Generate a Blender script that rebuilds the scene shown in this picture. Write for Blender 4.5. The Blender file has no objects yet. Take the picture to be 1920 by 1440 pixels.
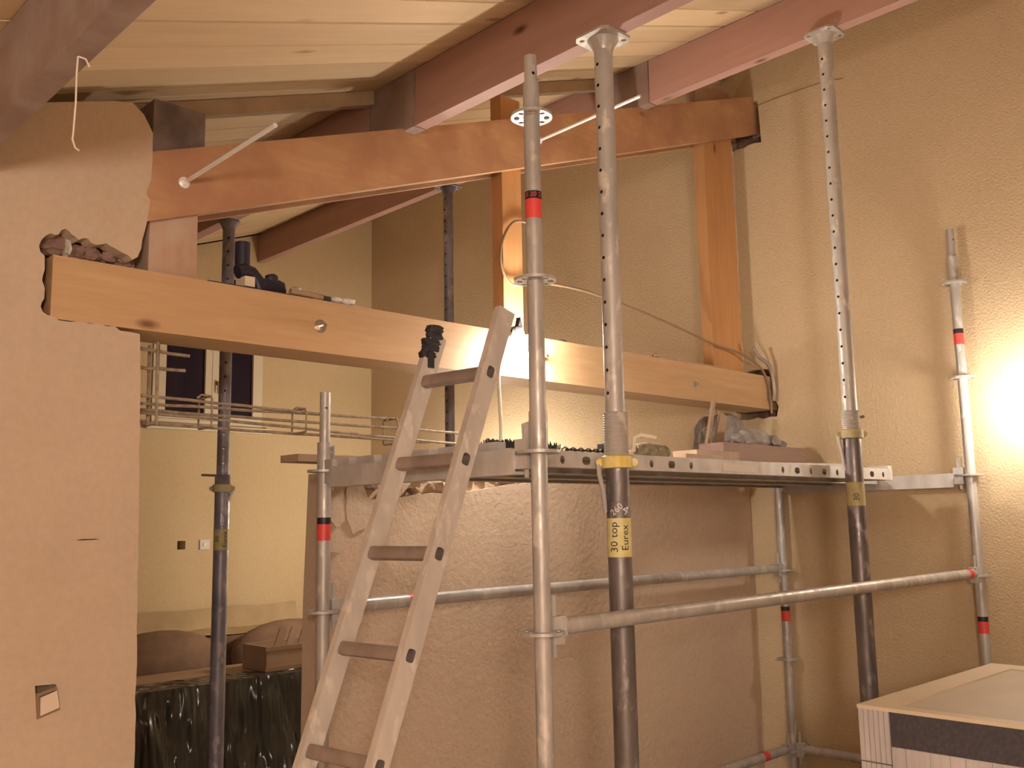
import bpy, bmesh, math, random
from mathutils import Vector, Matrix, noise
random.seed(7)
R = math.radians
scene = bpy.context.scene
COL = scene.collection

# ------------------------------------------------------------------ camera
# room axes: X along the timber truss (to the right), Y away through it, Z up;
# the lens is the origin, the floor lies 1.62 m below it.
F = -1.62
yaw, pitch, roll = R(45.978), R(8.193), R(-1.026)
fw = Vector((math.cos(yaw)*math.cos(pitch), math.sin(yaw)*math.cos(pitch), math.sin(pitch)))
rt = Vector((math.sin(yaw), -math.cos(yaw), 0)); up = rt.cross(fw)
r2 = rt*math.cos(roll)+up*math.sin(roll); u2 = up*math.cos(roll)-rt*math.sin(roll)
cd = bpy.data.cameras.new('camera'); cam = bpy.data.objects.new('camera', cd); COL.objects.link(cam)
cd.sensor_width = 36; cd.lens = 36*1796.6/1920; cd.clip_start = .02
m = Matrix((r2, u2, -fw)).transposed().to_4x4(); cam.matrix_world = m
scene.camera = cam
# ------------------------------------------------------------------ world and exposure
w = bpy.data.worlds.new('night'); scene.world = w; w.use_nodes = True
w.node_tree.nodes['Background'].inputs[0].default_value = (.02, .02, .05, 1)
w.node_tree.nodes['Background'].inputs[1].default_value = .25
vs = scene.view_settings
vs.view_transform = 'Standard'; vs.look = 'None'; vs.gamma = 1; vs.use_curve_mapping = False
vs.exposure = 0.22
WARM = (1, .90, .82)
L_PENDANT, L_WALL, L_TIE, L_FAR = 140, 84, 390, 215

# ------------------------------------------------------------------ materials
def mat(name):
    mt = bpy.data.materials.new(name); mt.use_nodes = True
    return mt, mt.node_tree, mt.node_tree.nodes['Principled BSDF']
def node(nt, t, **kw):
    n = nt.nodes.new(t)
    for k, v in kw.items():
        if k in n.inputs: n.inputs[k].default_value = v
        else: setattr(n, k, v)
    return n
def coords(nt, scale=(1, 1, 1)):
    tc = node(nt, 'ShaderNodeTexCoord'); mp = node(nt, 'ShaderNodeMapping'); mp.inputs['Scale'].default_value = scale
    nt.links.new(tc.outputs['Object'], mp.inputs[0]); return mp.outputs[0]
def ramp(nt, src, stops):
    r = node(nt, 'ShaderNodeValToRGB'); e = r.color_ramp.elements
    while len(e) < len(stops): e.new(.5)
    for i, (p, c) in enumerate(stops): e[i].position = p; e[i].color = (*c, 1)
    nt.links.new(src, r.inputs[0]); return r.outputs[0]
def mix(nt, fac, a, b, bt='MIX'):
    n = node(nt, 'ShaderNodeMix'); n.data_type = 'RGBA'; n.blend_type = bt
    if isinstance(fac, float): n.inputs[0].default_value = fac
    else: nt.links.new(fac, n.inputs[0])
    for s, i in ((a, 6), (b, 7)):
        if isinstance(s, tuple): n.inputs[i].default_value = (*s, 1)
        else: nt.links.new(s, n.inputs[i])
    return n.outputs[2]
def bump(nt, bs, h, strength, dist=.01):
    b = node(nt, 'ShaderNodeBump'); b.inputs['Strength'].default_value = strength; b.inputs['Distance'].default_value = dist
    nt.links.new(h, b.inputs['Height']); nt.links.new(b.outputs[0], bs.inputs['Normal'])
def noisetex(nt, v, scale, detail=4, rough=.55):
    n = node(nt, 'ShaderNodeTexNoise'); n.inputs['Scale'].default_value = scale; n.inputs['Detail'].default_value = detail; n.inputs['Roughness'].default_value = rough
    nt.links.new(v, n.inputs['Vector']); return n.outputs[0]
def plain(name, col, rough=.6, metal=0, col2=None, scale=12, bmp=0, bscale=60, detail=4):
    mt, nt, bs = mat(name); bs.inputs['Roughness'].default_value = rough; bs.inputs['Metallic'].default_value = metal
    bs.inputs['Base Color'].default_value = (*col, 1)
    v = coords(nt)
    if col2:
        c = ramp(nt, noisetex(nt, v, scale, detail), [(.35, col), (.65, col2)]); nt.links.new(c, bs.inputs['Base Color'])
    if bmp: bump(nt, bs, noisetex(nt, v, bscale, 5), bmp)
    return mt
def plaster(name, c1, c2, s_fine=95, strength=.5):
    mt, nt, bs = mat(name); bs.inputs['Roughness'].default_value = .92; bs.inputs['Specular IOR Level'].default_value = .2
    v = coords(nt)
    big = noisetex(nt, v, 1.3, 3); c = ramp(nt, big, [(.3, c1), (.7, c2)])
    sm = noisetex(nt, v, 45, 3); c = mix(nt, .25, c, ramp(nt, sm, [(.3, tuple(x*.8 for x in c1)), (.7, c2)]))
    nt.links.new(c, bs.inputs['Base Color'])
    bump(nt, bs, noisetex(nt, v, s_fine, 3, .6), strength, .012)
    return mt
def wood(name, c1, c2, axis=0, knots=.055, kcol=(.10, .05, .025), dust=None, rough=.62, grain=9, rnd=0):
    mt, nt, bs = mat(name); bs.inputs['Roughness'].default_value = rough
    sc = [1, 1, 1]; sc[axis] = .09
    v = coords(nt, tuple(sc))
    if rnd:
        oi = node(nt, 'ShaderNodeObjectInfo'); add = node(nt, 'ShaderNodeVectorMath'); add.operation = 'MULTIPLY_ADD'
        nt.links.new(oi.outputs['Random'], add.inputs[0]); add.inputs[1].default_value = (31, 17, 23); nt.links.new(v, add.inputs[2]); v = add.outputs[0]
    g = noisetex(nt, v, grain*4, 6, .65); c = ramp(nt, g, [(.3, c1), (.7, c2)])
    bigv = noisetex(nt, v, 3.2, 3); c = mix(nt, .45, c, ramp(nt, bigv, [(.3, tuple(x*(.88 if rnd else .6) for x in c1)), (.65, c2)]))
    if knots:
        s2 = [7, 7, 7] if rnd else [5, 5, 5]; s2[axis] = 2.6 if rnd else 2.2
        vk = coords(nt, tuple(s2))
        if rnd:
            a2 = node(nt, 'ShaderNodeVectorMath'); a2.operation = 'MULTIPLY_ADD'; nt.links.new(oi.outputs['Random'], a2.inputs[0]); a2.inputs[1].default_value = (13, 7, 3); nt.links.new(vk, a2.inputs[2]); vk = a2.outputs[0]
        vo = node(nt, 'ShaderNodeTexVoronoi'); vo.inputs['Scale'].default_value = 1; nt.links.new(vk, vo.inputs['Vector'])
        k = ramp(nt, vo.outputs['Distance'], [(knots*.6, (1, 1, 1)), (knots*2.2, (0, 0, 0))])
        sp = node(nt, 'ShaderNodeSeparateColor'); nt.links.new(vo.outputs['Color'], sp.inputs[0]); gt = node(nt, 'ShaderNodeMath'); gt.operation = 'GREATER_THAN'; nt.links.new(sp.outputs[0], gt.inputs[0]); gt.inputs[1].default_value = .45
        mu = node(nt, 'ShaderNodeMath'); mu.operation = 'MULTIPLY'; nt.links.new(k, mu.inputs[0]); nt.links.new(gt.outputs[0], mu.inputs[1])
        c = mix(nt, mu.outputs[0], c, kcol)
    if dust:
        vd = coords(nt); d = ramp(nt, noisetex(nt, vd, 5, 5), [(.42, (0, 0, 0)), (.62, (1, 1, 1))]); c = mix(nt, d, c, dust)
    if rnd:
        hv = node(nt, 'ShaderNodeHueSaturation'); mr = node(nt, 'ShaderNodeMapRange'); mr.inputs[3].default_value = .88; mr.inputs[4].default_value = 1.1
        nt.links.new(oi.outputs['Random'], mr.inputs[0]); nt.links.new(mr.outputs[0], hv.inputs['Value']); nt.links.new(c, hv.inputs['Color']); c = hv.outputs[0]
    nt.links.new(c, bs.inputs['Base Color']); bump(nt, bs, g, .15, .004)
    return mt
def steel(name, c1, c2, metal=.55, rough=.45, splash=None, scale=14):
    mt, nt, bs = mat(name); bs.inputs['Metallic'].default_value = metal; bs.inputs['Roughness'].default_value = rough
    v = coords(nt, (1, 1, .35)); n = noisetex(nt, v, scale, 5); c = ramp(nt, n, [(.35, c1), (.65, c2)])
    if splash:
        v2 = coords(nt, (1, 1, .5)); s = ramp(nt, noisetex(nt, v2, 22, 4), [(.56, (0, 0, 0)), (.66, (1, 1, 1))]); c = mix(nt, s, c, splash)
    nt.links.new(c, bs.inputs['Base Color'])
    rr = ramp(nt, noisetex(nt, coords(nt), 30, 3), [(.3, (rough-.1,)*3), (.7, (rough+.18,)*3)]); nt.links.new(rr, bs.inputs['Roughness'])
    return mt
def emit(name, col, s):
    mt, nt, bs = mat(name); bs.inputs['Base Color'].default_value = (.9, .85, .75, 1)
    bs.inputs['Emission Color'].default_value = (*col, 1); bs.inputs['Emission Strength'].default_value = s
    return mt
M = {}
M['wall'] = plaster('cream_roughcast', (.56, .42, .26), (.64, .49, .31), 85, .55)
M['wall_left'] = plaster('pink_beige_plaster', (.54, .40, .29), (.60, .47, .34), 60, .22)
M['wall_mid'] = plaster('crinkled_plaster', (.54, .39, .285), (.60, .46, .33), 42, .35)
M['wall_far'] = plaster('lit_yellow_plaster', (.62, .48, .28), (.67, .53, .33), 70, .2)  # paler than the near plaster, mostly far-room lamplight put into the colour
M['masonry'] = plain('broken_masonry', (.50, .38, .29), .95, 0, (.68, .56, .42), 18, 1.0, 40)
M['brick'] = plain('dusty_brick', (.22, .11, .08), .95, 0, (.36, .24, .18), 14, .8, 45)
M['floor'] = plain('concrete_floor', (.40, .34, .27), .8, 0, (.48, .40, .32), 6)
M['board'] = wood('pine_ceiling_board', (.60, .44, .265), (.70, .525, .315), 0, .08, (.26, .14, .08), None, .8, 7, 1)
M['batten'] = plain('dusty_batten', (.46, .36, .25), .85, 0, (.56, .45, .32), 8)
M['tie'] = wood('planed_tie_timber', (.48, .29, .14), (.62, .40, .21), 0, .05, (.20, .09, .04))
M['rafter'] = wood('rafter_timber', (.42, .22, .115), (.58, .34, .17), 0, .05, (.12, .05, .03), (.40, .20, .11))
M['post'] = wood('post_timber', (.46, .22, .085), (.60, .31, .12), 2, .05, (.12, .05, .03))
M['post_dusty'] = wood('plaster_smeared_post', (.42, .25, .16), (.52, .34, .23), 2, .05, (.16, .08, .05), (.50, .37, .28))
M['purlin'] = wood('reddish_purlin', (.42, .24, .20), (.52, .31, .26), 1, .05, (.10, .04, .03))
M['purlin_dusty'] = wood('dusty_grey_purlin', (.26, .17, .14), (.33, .22, .18), 1, .04, (.12, .07, .06), (.36, .28, .24))
M['grey_end'] = plain('dust_grey_end_grain', (.13, .10, .095), .9, 0, (.24, .19, .17), 9, .4, 40)
M['galv'] = steel('galvanised_tube', (.40, .37, .34), (.54, .50, .46), .3, .4, (.62, .57, .52))
M['galv_deck'] = steel('galvanised_deck', (.46, .43, .40), (.58, .54, .50), .25, .5)
M['prop_in'] = steel('plaster_splashed_inner_tube', (.42, .39, .36), (.52, .49, .45), .25, .42, (.70, .64, .56))
M['prop_out'] = steel('dark_outer_tube', (.15, .13, .13), (.23, .20, .19), .6, .42, (.34, .31, .30))
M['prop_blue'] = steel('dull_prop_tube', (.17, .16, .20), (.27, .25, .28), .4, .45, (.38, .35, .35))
M['alu'] = steel('scuffed_aluminium', (.56, .50, .45), (.68, .61, .54), .25, .42, (.75, .68, .6))
M['rung'] = steel('worn_rung', (.26, .20, .17), (.36, .28, .24), .3, .5)
M['rebar'] = plain('mortar_caked_rebar', (.30, .22, .16), .8, .3, (.46, .36, .25), 40, .6, 150)
M['chrome'] = plain('bright_zinc', (.75, .72, .68), .22, 1)
M['zinc'] = plain('zinc_rod', (.9, .88, .85), .35, .35)
M['black'] = plain('black_rubber', (.015, .013, .016), .6, 0, (.035, .03, .035), 40, .5, 90)
M['navy'] = plain('dark_tool_plastic', (.02, .018, .035), .45)
M['red'] = plain('red_band', (.72, .07, .06), .45)
M['redblack'] = plain('black_print', (.02, .012, .015), .5)
M['yellow'] = plain('worn_yellow', (.70, .52, .10), .55, 0, (.78, .66, .28), 30)
M['paleyellow'] = plain('yellow_sticker', (.66, .56, .20), .6, 0, (.74, .66, .36), 25)
M['oldyellow'] = plain('flaking_yellow_paint', (.48, .40, .14), .6, 0, (.38, .31, .20), 40)
M['ink'] = plain('black_ink', (.02, .015, .01), .6)
M['chalk'] = plain('white_paint_mark', (.72, .68, .66), .7)
M['white'] = plain('white_window_paint', (.74, .66, .50), .45)
M['cable'] = plain('pale_cable', (.72, .64, .52), .5)
M['brown_cable'] = plain('brown_cable', (.26, .16, .09), .6)
M['concrete'] = plain('grey_mortar_lump', (.22, .19, .17), .95, 0, (.36, .31, .27), 16, 1, 35)
M['block'] = wood('rough_timber_block', (.22, .13, .095), (.30, .19, .14), 0, .03)
M['stick'] = wood('old_lath', (.34, .22, .14), (.46, .32, .21), 2, 0)
M['mottled'] = plain('mottled_cloth', (.16, .13, .08), .9, 0, (.34, .28, .18), 35, .6, 60)
M['paper'] = plain('paper_label', (.66, .60, .52), .7)
M['sofa'] = plain('brown_sofa_fabric', (.17, .10, .06), .9, 0, (.23, .14, .085), 6, .4, 30)
M['sheet'] = plain('tan_dust_sheet', (.40, .29, .16), .8, 0, (.50, .38, .21), 3, .3, 9)
M['crate'] = wood('brown_crate_wood', (.28, .17, .10), (.38, .25, .15), 0, .03)
M['cab'] = wood('whitewashed_board', (.50, .45, .44), (.70, .64, .62), 2, 0, rough=.6, grain=16)
M['cabtop'] = plain('cream_top', (.70, .58, .42), .5, 0, (.74, .62, .46), 5)
M['cabpanel'] = plain('beige_top_panel', (.54, .46, .34), .55, 0, (.58, .50, .38), 5)
M['band'] = plain('slate_band', (.055, .05, .06), .7, 0, (.085, .075, .085), 90)
M['socket'] = plain('socket_plate', (.72, .58, .44), .5)
M['string'] = plain('white_string', (.72, .60, .48), .8)
M['bronze'] = plain('wall_lamp_metal', (.35, .28, .2), .4, .8)
mt, nt, bs = mat('black_plastic_sheet'); bs.inputs['Base Color'].default_value = (.045, .043, .034, 1); bs.inputs['Roughness'].default_value = .2
v = coords(nt, (1, 1, .3)); bump(nt, bs, noisetex(nt, v, 6, 2, .5), 1.0, .25); M['plastic'] = mt
mt, nt, bs = mat('night_window_glass'); bs.inputs['Base Color'].default_value = (.03, .018, .06, 1); bs.inputs['Roughness'].default_value = .08
bs.inputs['Transmission Weight'].default_value = .6; M['glass'] = mt
M['bulb_p'] = emit('pendant_globe_glow', WARM, L_PENDANT)
M['bulb_w'] = emit('wall_globe_glow', (1, .91, .80), L_WALL)
M['bulb_t'] = emit('clamp_bulb_glow', (1, .92, .82), L_TIE)
M['bulb_r'] = emit('far_bulb_glow', (1, .88, .74), L_FAR)

# ------------------------------------------------------------------ mesh helpers
def box(bm, x0, x1, y0, y1, z0, z1):
    v = [bm.verts.new((x, y, z)) for x in (x0, x1) for y in (y0, y1) for z in (z0, z1)]
    for f in ((0, 1, 3, 2), (4, 6, 7, 5), (0, 4, 5, 1), (2, 3, 7, 6), (0, 2, 6, 4), (1, 5, 7, 3)): bm.faces.new([v[i] for i in f])
    return v
def frame_of(d):
    d = d.normalized(); a = Vector((0, 0, 1)) if abs(d.z) < .9 else Vector((1, 0, 0))
    u = d.cross(a).normalized(); return u, u.cross(d).normalized()*-1
def cyl(bm, p0, p1, r, seg=20, r1=None, cap=True):
    p0, p1 = Vector(p0), Vector(p1); r1 = r if r1 is None else r1
    u, w_ = frame_of(p1-p0); A, B = [], []
    for i in range(seg):
        a = 2*math.pi*i/seg; o = u*math.cos(a)+w_*math.sin(a)
        A.append(bm.verts.new(p0+o*r)); B.append(bm.verts.new(p1+o*r1))
    for i in range(seg): bm.faces.new((A[i], A[(i+1) % seg], B[(i+1) % seg], B[i]))
    if cap: bm.faces.new(A[::-1]); bm.faces.new(B)
def pipe(bm, pts, r, seg=8):
    pts = [Vector(p) for p in pts]; rings = []; u = None
    for i, p in enumerate(pts):
        d = (pts[min(i+1, len(pts)-1)]-pts[max(i-1, 0)]).normalized()
        if u is None: u, _ = frame_of(d)
        u = (u-d*u.dot(d)).normalized(); w_ = d.cross(u)
        rings.append([bm.verts.new(p+(u*math.cos(2*math.pi*k/seg)+w_*math.sin(2*math.pi*k/seg))*r) for k in range(seg)])
    for a, b in zip(rings, rings[1:]):
        for k in range(seg): bm.faces.new((a[k], a[(k+1) % seg], b[(k+1) % seg], b[k]))
    bm.faces.new(rings[0][::-1]); bm.faces.new(rings[-1])
def tube_with_holes(bm, cx, cy, z0, z1, r, zs, a0, seg=28, hr=.0062, both=True):
    P3 = lambda a, z: bm.verts.new((cx+r*math.cos(a), cy+r*math.sin(a), z)); da = 2*math.pi/seg; hb = .009
    levels = [z0]
    for z in zs: levels += [z-hb, z+hb]
    levels.append(z1); rings = [[P3(a0+i*da, z) for i in range(seg)] for z in levels]
    centres = [0, seg//2] if both else [0]
    for k, (lo, hi) in enumerate(zip(rings, rings[1:])):
        holed = k % 2 == 1
        for i in range(seg):
            if holed and any(i in (c, (c-1) % seg) for c in centres): continue
            j = (i+1) % seg; bm.faces.new((lo[i], lo[j], hi[j], hi[i]))
        if holed:
            zm = (levels[k]+levels[k+1])/2
            for c in centres:
                R_, L_ = (c+1) % seg, (c-1) % seg; mr, ml = P3(a0+(c+1)*da, zm), P3(a0+(c-1)*da, zm)
                outer = [mr, hi[R_], hi[c], hi[L_], ml, lo[L_], lo[c], lo[R_]]
                inner = [P3(a0+c*da+hr*math.cos(q*math.pi/4)/r, zm+hr*math.sin(q*math.pi/4)) for q in range(8)]
                for q in range(8): bm.faces.new((outer[q], outer[(q+1) % 8], inner[(q+1) % 8], inner[q]))
    bm.faces.new(rings[0][::-1]); bm.faces.new(rings[-1])
def smooth_path(pts, n=5):
    q = [Vector(p) for p in pts]; q = [q[0]*2-q[1]]+q+[q[-1]*2-q[-2]]; out = []
    for a, b, c, d in zip(q, q[1:], q[2:], q[3:]):
        for i in range(n):
            t = i/n; out.append(.5*((2*b)+(c-a)*t+(2*a-5*b+4*c-d)*t*t+(3*b-a-3*c+d)*t**3))
    return out+[q[-2]]
def lathe(bm, o, prof, seg=20, axis=(0, 0, 1)):
    o = Vector(o); d = Vector(axis).normalized(); u, w_ = frame_of(d); rings = []
    for r, h in prof:
        rings.append([bm.verts.new(o+d*h+(u*math.cos(2*math.pi*k/seg)+w_*math.sin(2*math.pi*k/seg))*max(r, 1e-4)) for k in range(seg)])
    for a, b in zip(rings, rings[1:]):
        for k in range(seg): bm.faces.new((a[k], a[(k+1) % seg], b[(k+1) % seg], b[k]))
    bm.faces.new(rings[0][::-1]); bm.faces.new(rings[-1])
def ball(bm, c, r, sx=1, sy=1, sz=1, seg=20):
    res = bmesh.ops.create_uvsphere(bm, u_segments=seg, v_segments=seg//2, radius=r)
    for v in res['verts']: v.co = Vector((v.co.x*sx, v.co.y*sy, v.co.z*sz))+Vector(c)
def rock(bm, c, s, seed=0, sub=2, rough=.35, rot=0):
    res = bmesh.ops.create_icosphere(bm, subdivisions=sub, radius=1)
    for v in res['verts']:
        n = noise.noise(v.co*1.3+Vector((seed*3.1, seed*1.7, seed)))+.5*noise.noise(v.co*3+Vector((seed, 0, seed*2)))
        k = 1+rough*n
        # push towards a box so that lumps look broken, not round
        mx = max(abs(v.co.x), abs(v.co.y), abs(v.co.z)); co = v.co.lerp(v.co/mx, .55)*k*.8
        co = Vector((co.x*s[0], co.y*s[1], co.z*s[2])); co.rotate(Matrix.Rotation(rot, 3, 'Z')); v.co = co+Vector(c)
def plate(bm, outer, holes, to3, t0, t1):
    """flat plate with holes: outlines in 2D, to3(a, b, t) gives the 3D point"""
    rings = [outer]+list(holes); layers = []
    for t in (t0, t1):
        vs_, es = [], []
        for rg in rings:
            vv = [bm.verts.new(to3(a, b, t)) for a, b in rg]; vs_.append(vv)
            es += [bm.edges.new((vv[i], vv[(i+1) % len(vv)])) for i in range(len(vv))]
        bmesh.ops.triangle_fill(bm, use_beauty=True, use_dissolve=False, edges=es); layers.append(vs_)
    for a, b in zip(*layers):
        for i in range(len(a)):
            j = (i+1) % len(a)
            try: bm.faces.new((a[i], a[j], b[j], b[i]))
            except ValueError: pass
XZ = lambda a, b, t: (a, t, b)      # plate in the truss direction, thickness along Y
YZ = lambda a, b, t: (t, a, b)      # plate along the right wall, thickness along X
XY = lambda a, b, t: (a, b, t)
def oval(cx, cy, rx, ry, n=12, p=1):
    out = []
    for i in range(n):
        a = 2*math.pi*i/n; c, s = math.cos(a), math.sin(a)
        out.append((cx+rx*math.copysign(abs(c)**p, c), cy+ry*math.copysign(abs(s)**p, s)))
    return out
LOC = {}
def obj(name, bm, material, parent=None, smooth=True, bevel=0, angle=35):
    if bevel: bmesh.ops.bevel(bm, geom=[e for e in bm.edges if len(e.link_faces) == 2 and e.calc_face_angle(0) > R(40)], offset=bevel, segments=2, affect='EDGES', profile=.6, clamp_overlap=True)
    bmesh.ops.recalc_face_normals(bm, faces=bm.faces)
    me = bpy.data.meshes.new(name); bm.to_mesh(me); bm.free(); me.materials.append(M[material])
    if smooth:
        me.polygons.foreach_set('use_smooth', [True]*len(me.polygons)); me.set_sharp_from_angle(angle=R(angle))
    o = bpy.data.objects.new(name, me); COL.objects.link(o)
    if parent: adopt(o, parent)
    return o
def root_loc(p):
    return Vector(p.location)+(root_loc(p.parent) if p.parent else Vector())
def adopt(o, parent):
    o.parent = parent
    if parent.type == 'EMPTY': o.matrix_parent_inverse = Matrix.Translation(-Vector(LOC[parent.name]))
def tag(o, label, cat, group=None):
    o['label'] = label; o['category'] = cat
    if group: o['group'] = group
    return o
def thing(name, label, cat, loc, group=None):
    o = bpy.data.objects.new(name, None); o.empty_display_size = .1; COL.objects.link(o); o.location = loc; LOC[o.name] = loc
    return tag(o, label, cat, group)
def struct(o): o['kind'] = 'structure'; return o
def B(*boxes):
    bm = bmesh.new()
    for b in boxes: box(bm, *b)
    return bm
def C(p0, p1, r, seg=20, r1=None):
    bm = bmesh.new(); cyl(bm, p0, p1, r, seg, r1); return bm
def P(pts, r, seg=8):
    bm = bmesh.new(); pipe(bm, pts, r, seg); return bm
def jag(pts, step, amp, seed):
    """roughen an open 2D outline"""
    rnd = random.Random(seed); out = []
    for (a, b), (c, d) in zip(pts, pts[1:]):
        n = max(1, int(math.hypot(c-a, d-b)/step))
        for i in range(n):
            t = i/n; out.append((a+(c-a)*t+rnd.uniform(-amp, amp)*(i > 0), b+(d-b)*t+rnd.uniform(-amp, amp)*(i > 0)))
    out.append(pts[-1]); return out
zc = lambda x: 1.885+.36*(x-2.35)          # underside of the ceiling boards
XW, XE, YN, YS = -2.2, 5.13, 7.17, -2.2    # inner faces of the enclosing walls

# ================================================================== the setting
struct(obj('floor', B((XW-.15, XE+.2, YS-.15, YN+.15, F-.12, F)), 'floor'))
# --- sloping ceiling: a deck with one object for each board
ceil = bpy.data.objects.new('ceiling', None)
bm = bmesh.new()
plate(bm, [(XW-.15, zc(XW-.15)+.022), (XE+.2, zc(XE+.2)+.022), (XE+.2, zc(XE+.2)+.12), (XW-.15, zc(XW-.15)+.12)], [], XZ, YS-.15, YN+.15)
bpy.data.objects.remove(ceil); ceil = struct(obj('ceiling', bm, 'crate', smooth=False))
sl = math.atan(.36); Lb = (XE-XW)/math.cos(sl)
bm = B((-Lb/2, Lb/2, -.097, .097, 0, .02)); bmesh.ops.bevel(bm, geom=[e for e in bm.edges if abs(e.verts[0].co.y-e.verts[1].co.y) < 1e-6 and abs(e.verts[0].co.z-e.verts[1].co.z) < 1e-6], offset=.005, segments=1, affect='EDGES')
bmesh.ops.recalc_face_normals(bm, faces=bm.faces)
bme = bpy.data.meshes.new('ceiling_board'); bm.to_mesh(bme); bm.free(); bme.materials.append(M['board'])
xm = (XE+XW)/2; y = 2.505-.1-.2*22; k = 0
while y < YN-.1:
    o = bpy.data.objects.new('ceiling_board', bme); COL.objects.link(o); o.parent = ceil
    o.location = (xm, y, zc(xm)+random.uniform(0, .0015)); o.rotation_euler = (0, -sl, 0); y += .2; k += 1
# --- right wall with a ragged pocket for the beam ends
pocket = jag([(3.02, .60), (3.30, .60), (3.30, .87), (3.2, .90), (3.05, .89), (3.015, .83), (3.035, .72), (3.005, .66)], .04, .008, 3)
poc2 = jag([(3.02, 2.33), (3.28, 2.33), (3.28, 2.60), (3.03, 2.61)], .04, .01, 5)
bm = bmesh.new()
plate(bm, [(YS-.15, F), (YN+.15, F), (YN+.15, zc(XE)), (YS-.15, zc(XE))], [pocket, poc2], YZ, XE, XE+.12)
wr = struct(obj('wall_right', bm, 'wall', smooth=False))
obj('pocket_backing', B((XE+.121, XE+.2, 2.8, 3.5, .4, 2.8)), 'brick', wr)
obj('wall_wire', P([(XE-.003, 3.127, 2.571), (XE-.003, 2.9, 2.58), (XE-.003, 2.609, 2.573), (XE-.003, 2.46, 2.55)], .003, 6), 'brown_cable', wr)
st_ = jag([(4.968, .86), (4.985, .95), (4.978, 1.3), (4.992, 1.6), (4.98, 1.9), (4.995, 2.1), (4.985, 2.3)], .04, .006, 21)
bm = bmesh.new(); plate(bm, [(4.967, 2.3), (4.967, .86)]+st_[1:], [], XZ, 3.14, 3.2); obj('torn_plaster_edge', bm, 'masonry', wr, smooth=False)
# --- far wall with the window opening
bm = bmesh.new()
WX0, WX1, WZ0, WZ1 = 3.075, 4.015, .80, 1.62
plate(bm, [(XW-.15, F), (XE, F), (XE, zc(XE)), (XW-.15, zc(XW-.15))], [[(WX0, WZ0), (WX1, WZ0), (WX1, WZ1), (WX0, WZ1)], [(3.32, -.165), (3.385, -.165), (3.385, -.10), (3.32, -.10)]], XZ, YN, YN+.15)
wb = struct(obj('wall_back', bm, 'wall_far', smooth=False))
obj('open_junction_box', B((3.318, 3.387, YN+.09, YN+.10, -.168, -.097)), 'brown_cable', wb)
# --- remaining shell
bm = bmesh.new(); plate(bm, [(YS-.15, F), (YN, F), (YN, zc(XW)), (YS-.15, zc(XW))], [], YZ, XW-.15, XW); struct(obj('wall_west', bm, 'wall_left', smooth=False))
bm = bmesh.new(); plate(bm, [(XW, F), (XE, F), (XE, zc(XE)), (XW, zc(XW))], [], XZ, YS-.15, YS); struct(obj('wall_rear', bm, 'wall_left', smooth=False))
# --- left partition: plaster skin with the pocket broken out above and round the beam
edge = [(XW, F), (1.302, F)]
edge += jag([(1.302, F), (1.296, -.73), (1.288, -.26), (1.279, .15), (1.269, .5), (1.264, .605), (1.262, .629)], .05, .0025, 1)[1:]
edge += [(1.23, .632), (1.197, .632), (1.18, .644), (1.155, .641), (1.138, .645), (1.10, .642), (1.072, .645), (1.04, .640), (1.008, .641), (.989, .652)]
edge += [(.975, .652), (.961, .66), (.954, .676), (.957, .69), (.963, .702), (.963, .735), (.954, .759), (.956, .775), (.960, .794), (.959, .815), (.958, .836), (.945, .847), (.940, .865), (.946, .884), (.957, .90), (.972, .911), (.984, .908), (.995, .911), (1.002, .926), (1.013, .934), (1.024, .930), (1.035, .919), (1.046, .915), (1.057, .906), (1.070, .915), (1.084, .916), (1.095, .904), (1.11, .900), (1.126, .905), (1.143, .912), (1.155, .905), (1.169, .901), (1.19, .892), (1.213, .886), (1.228, .872), (1.245, .885), (1.256, .917)]
edge += jag([(1.256, .917), (1.266, .98), (1.275, 1.04), (1.28, 1.088), (1.267, 1.103), (1.268, 1.122), (1.28, 1.153), (1.283, 1.228), (1.281, 1.322), (1.267, 1.347), (1.248, 1.379), (1.21, 1.409)], .03, .003, 2)[1:]
edge += [(1.15, 1.398), (1.05, 1.365), (.9, 1.315), (XW, zc(XW)-.08)]
sock = [(.994, -.448), (1.052, -.450), (1.060, -.522), (1.004, -.540)]
crack = [(1.089, -.0310), (1.105, -.0325), (1.118, -.0318), (1.135, -.0322), (1.150, -.0312), (1.161, -.0305), (1.150, -.0286), (1.135, -.0292), (1.118, -.0284), (1.105, -.0294)]
bm = bmesh.new(); plate(bm, edge, [sock, crack], XZ, 3.05, 3.115)
wl = struct(obj('wall_left', bm, 'wall_left', smooth=False))
core = [(XW, F), (1.296, F), (1.262, .62), (.97, .62), (.94, .62), (.92, .96), (1.25, .99), (1.27, 1.30), (1.2, 1.40), (XW, zc(XW)-.085)]
bm = bmesh.new(); plate(bm, core, [], XZ, 3.1155, 3.262); obj('masonry_core', bm, 'brick', wl, smooth=False)
bm = bmesh.new(); plate(bm, [(XW, F), (1.29, F), (1.255, .60), (1.25, 1.30), (1.1, 1.36), (XW, zc(XW)-.05)], [], XZ, 3.263, 3.30); obj('rear_plaster', bm, 'brick', wl, smooth=False)
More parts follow.
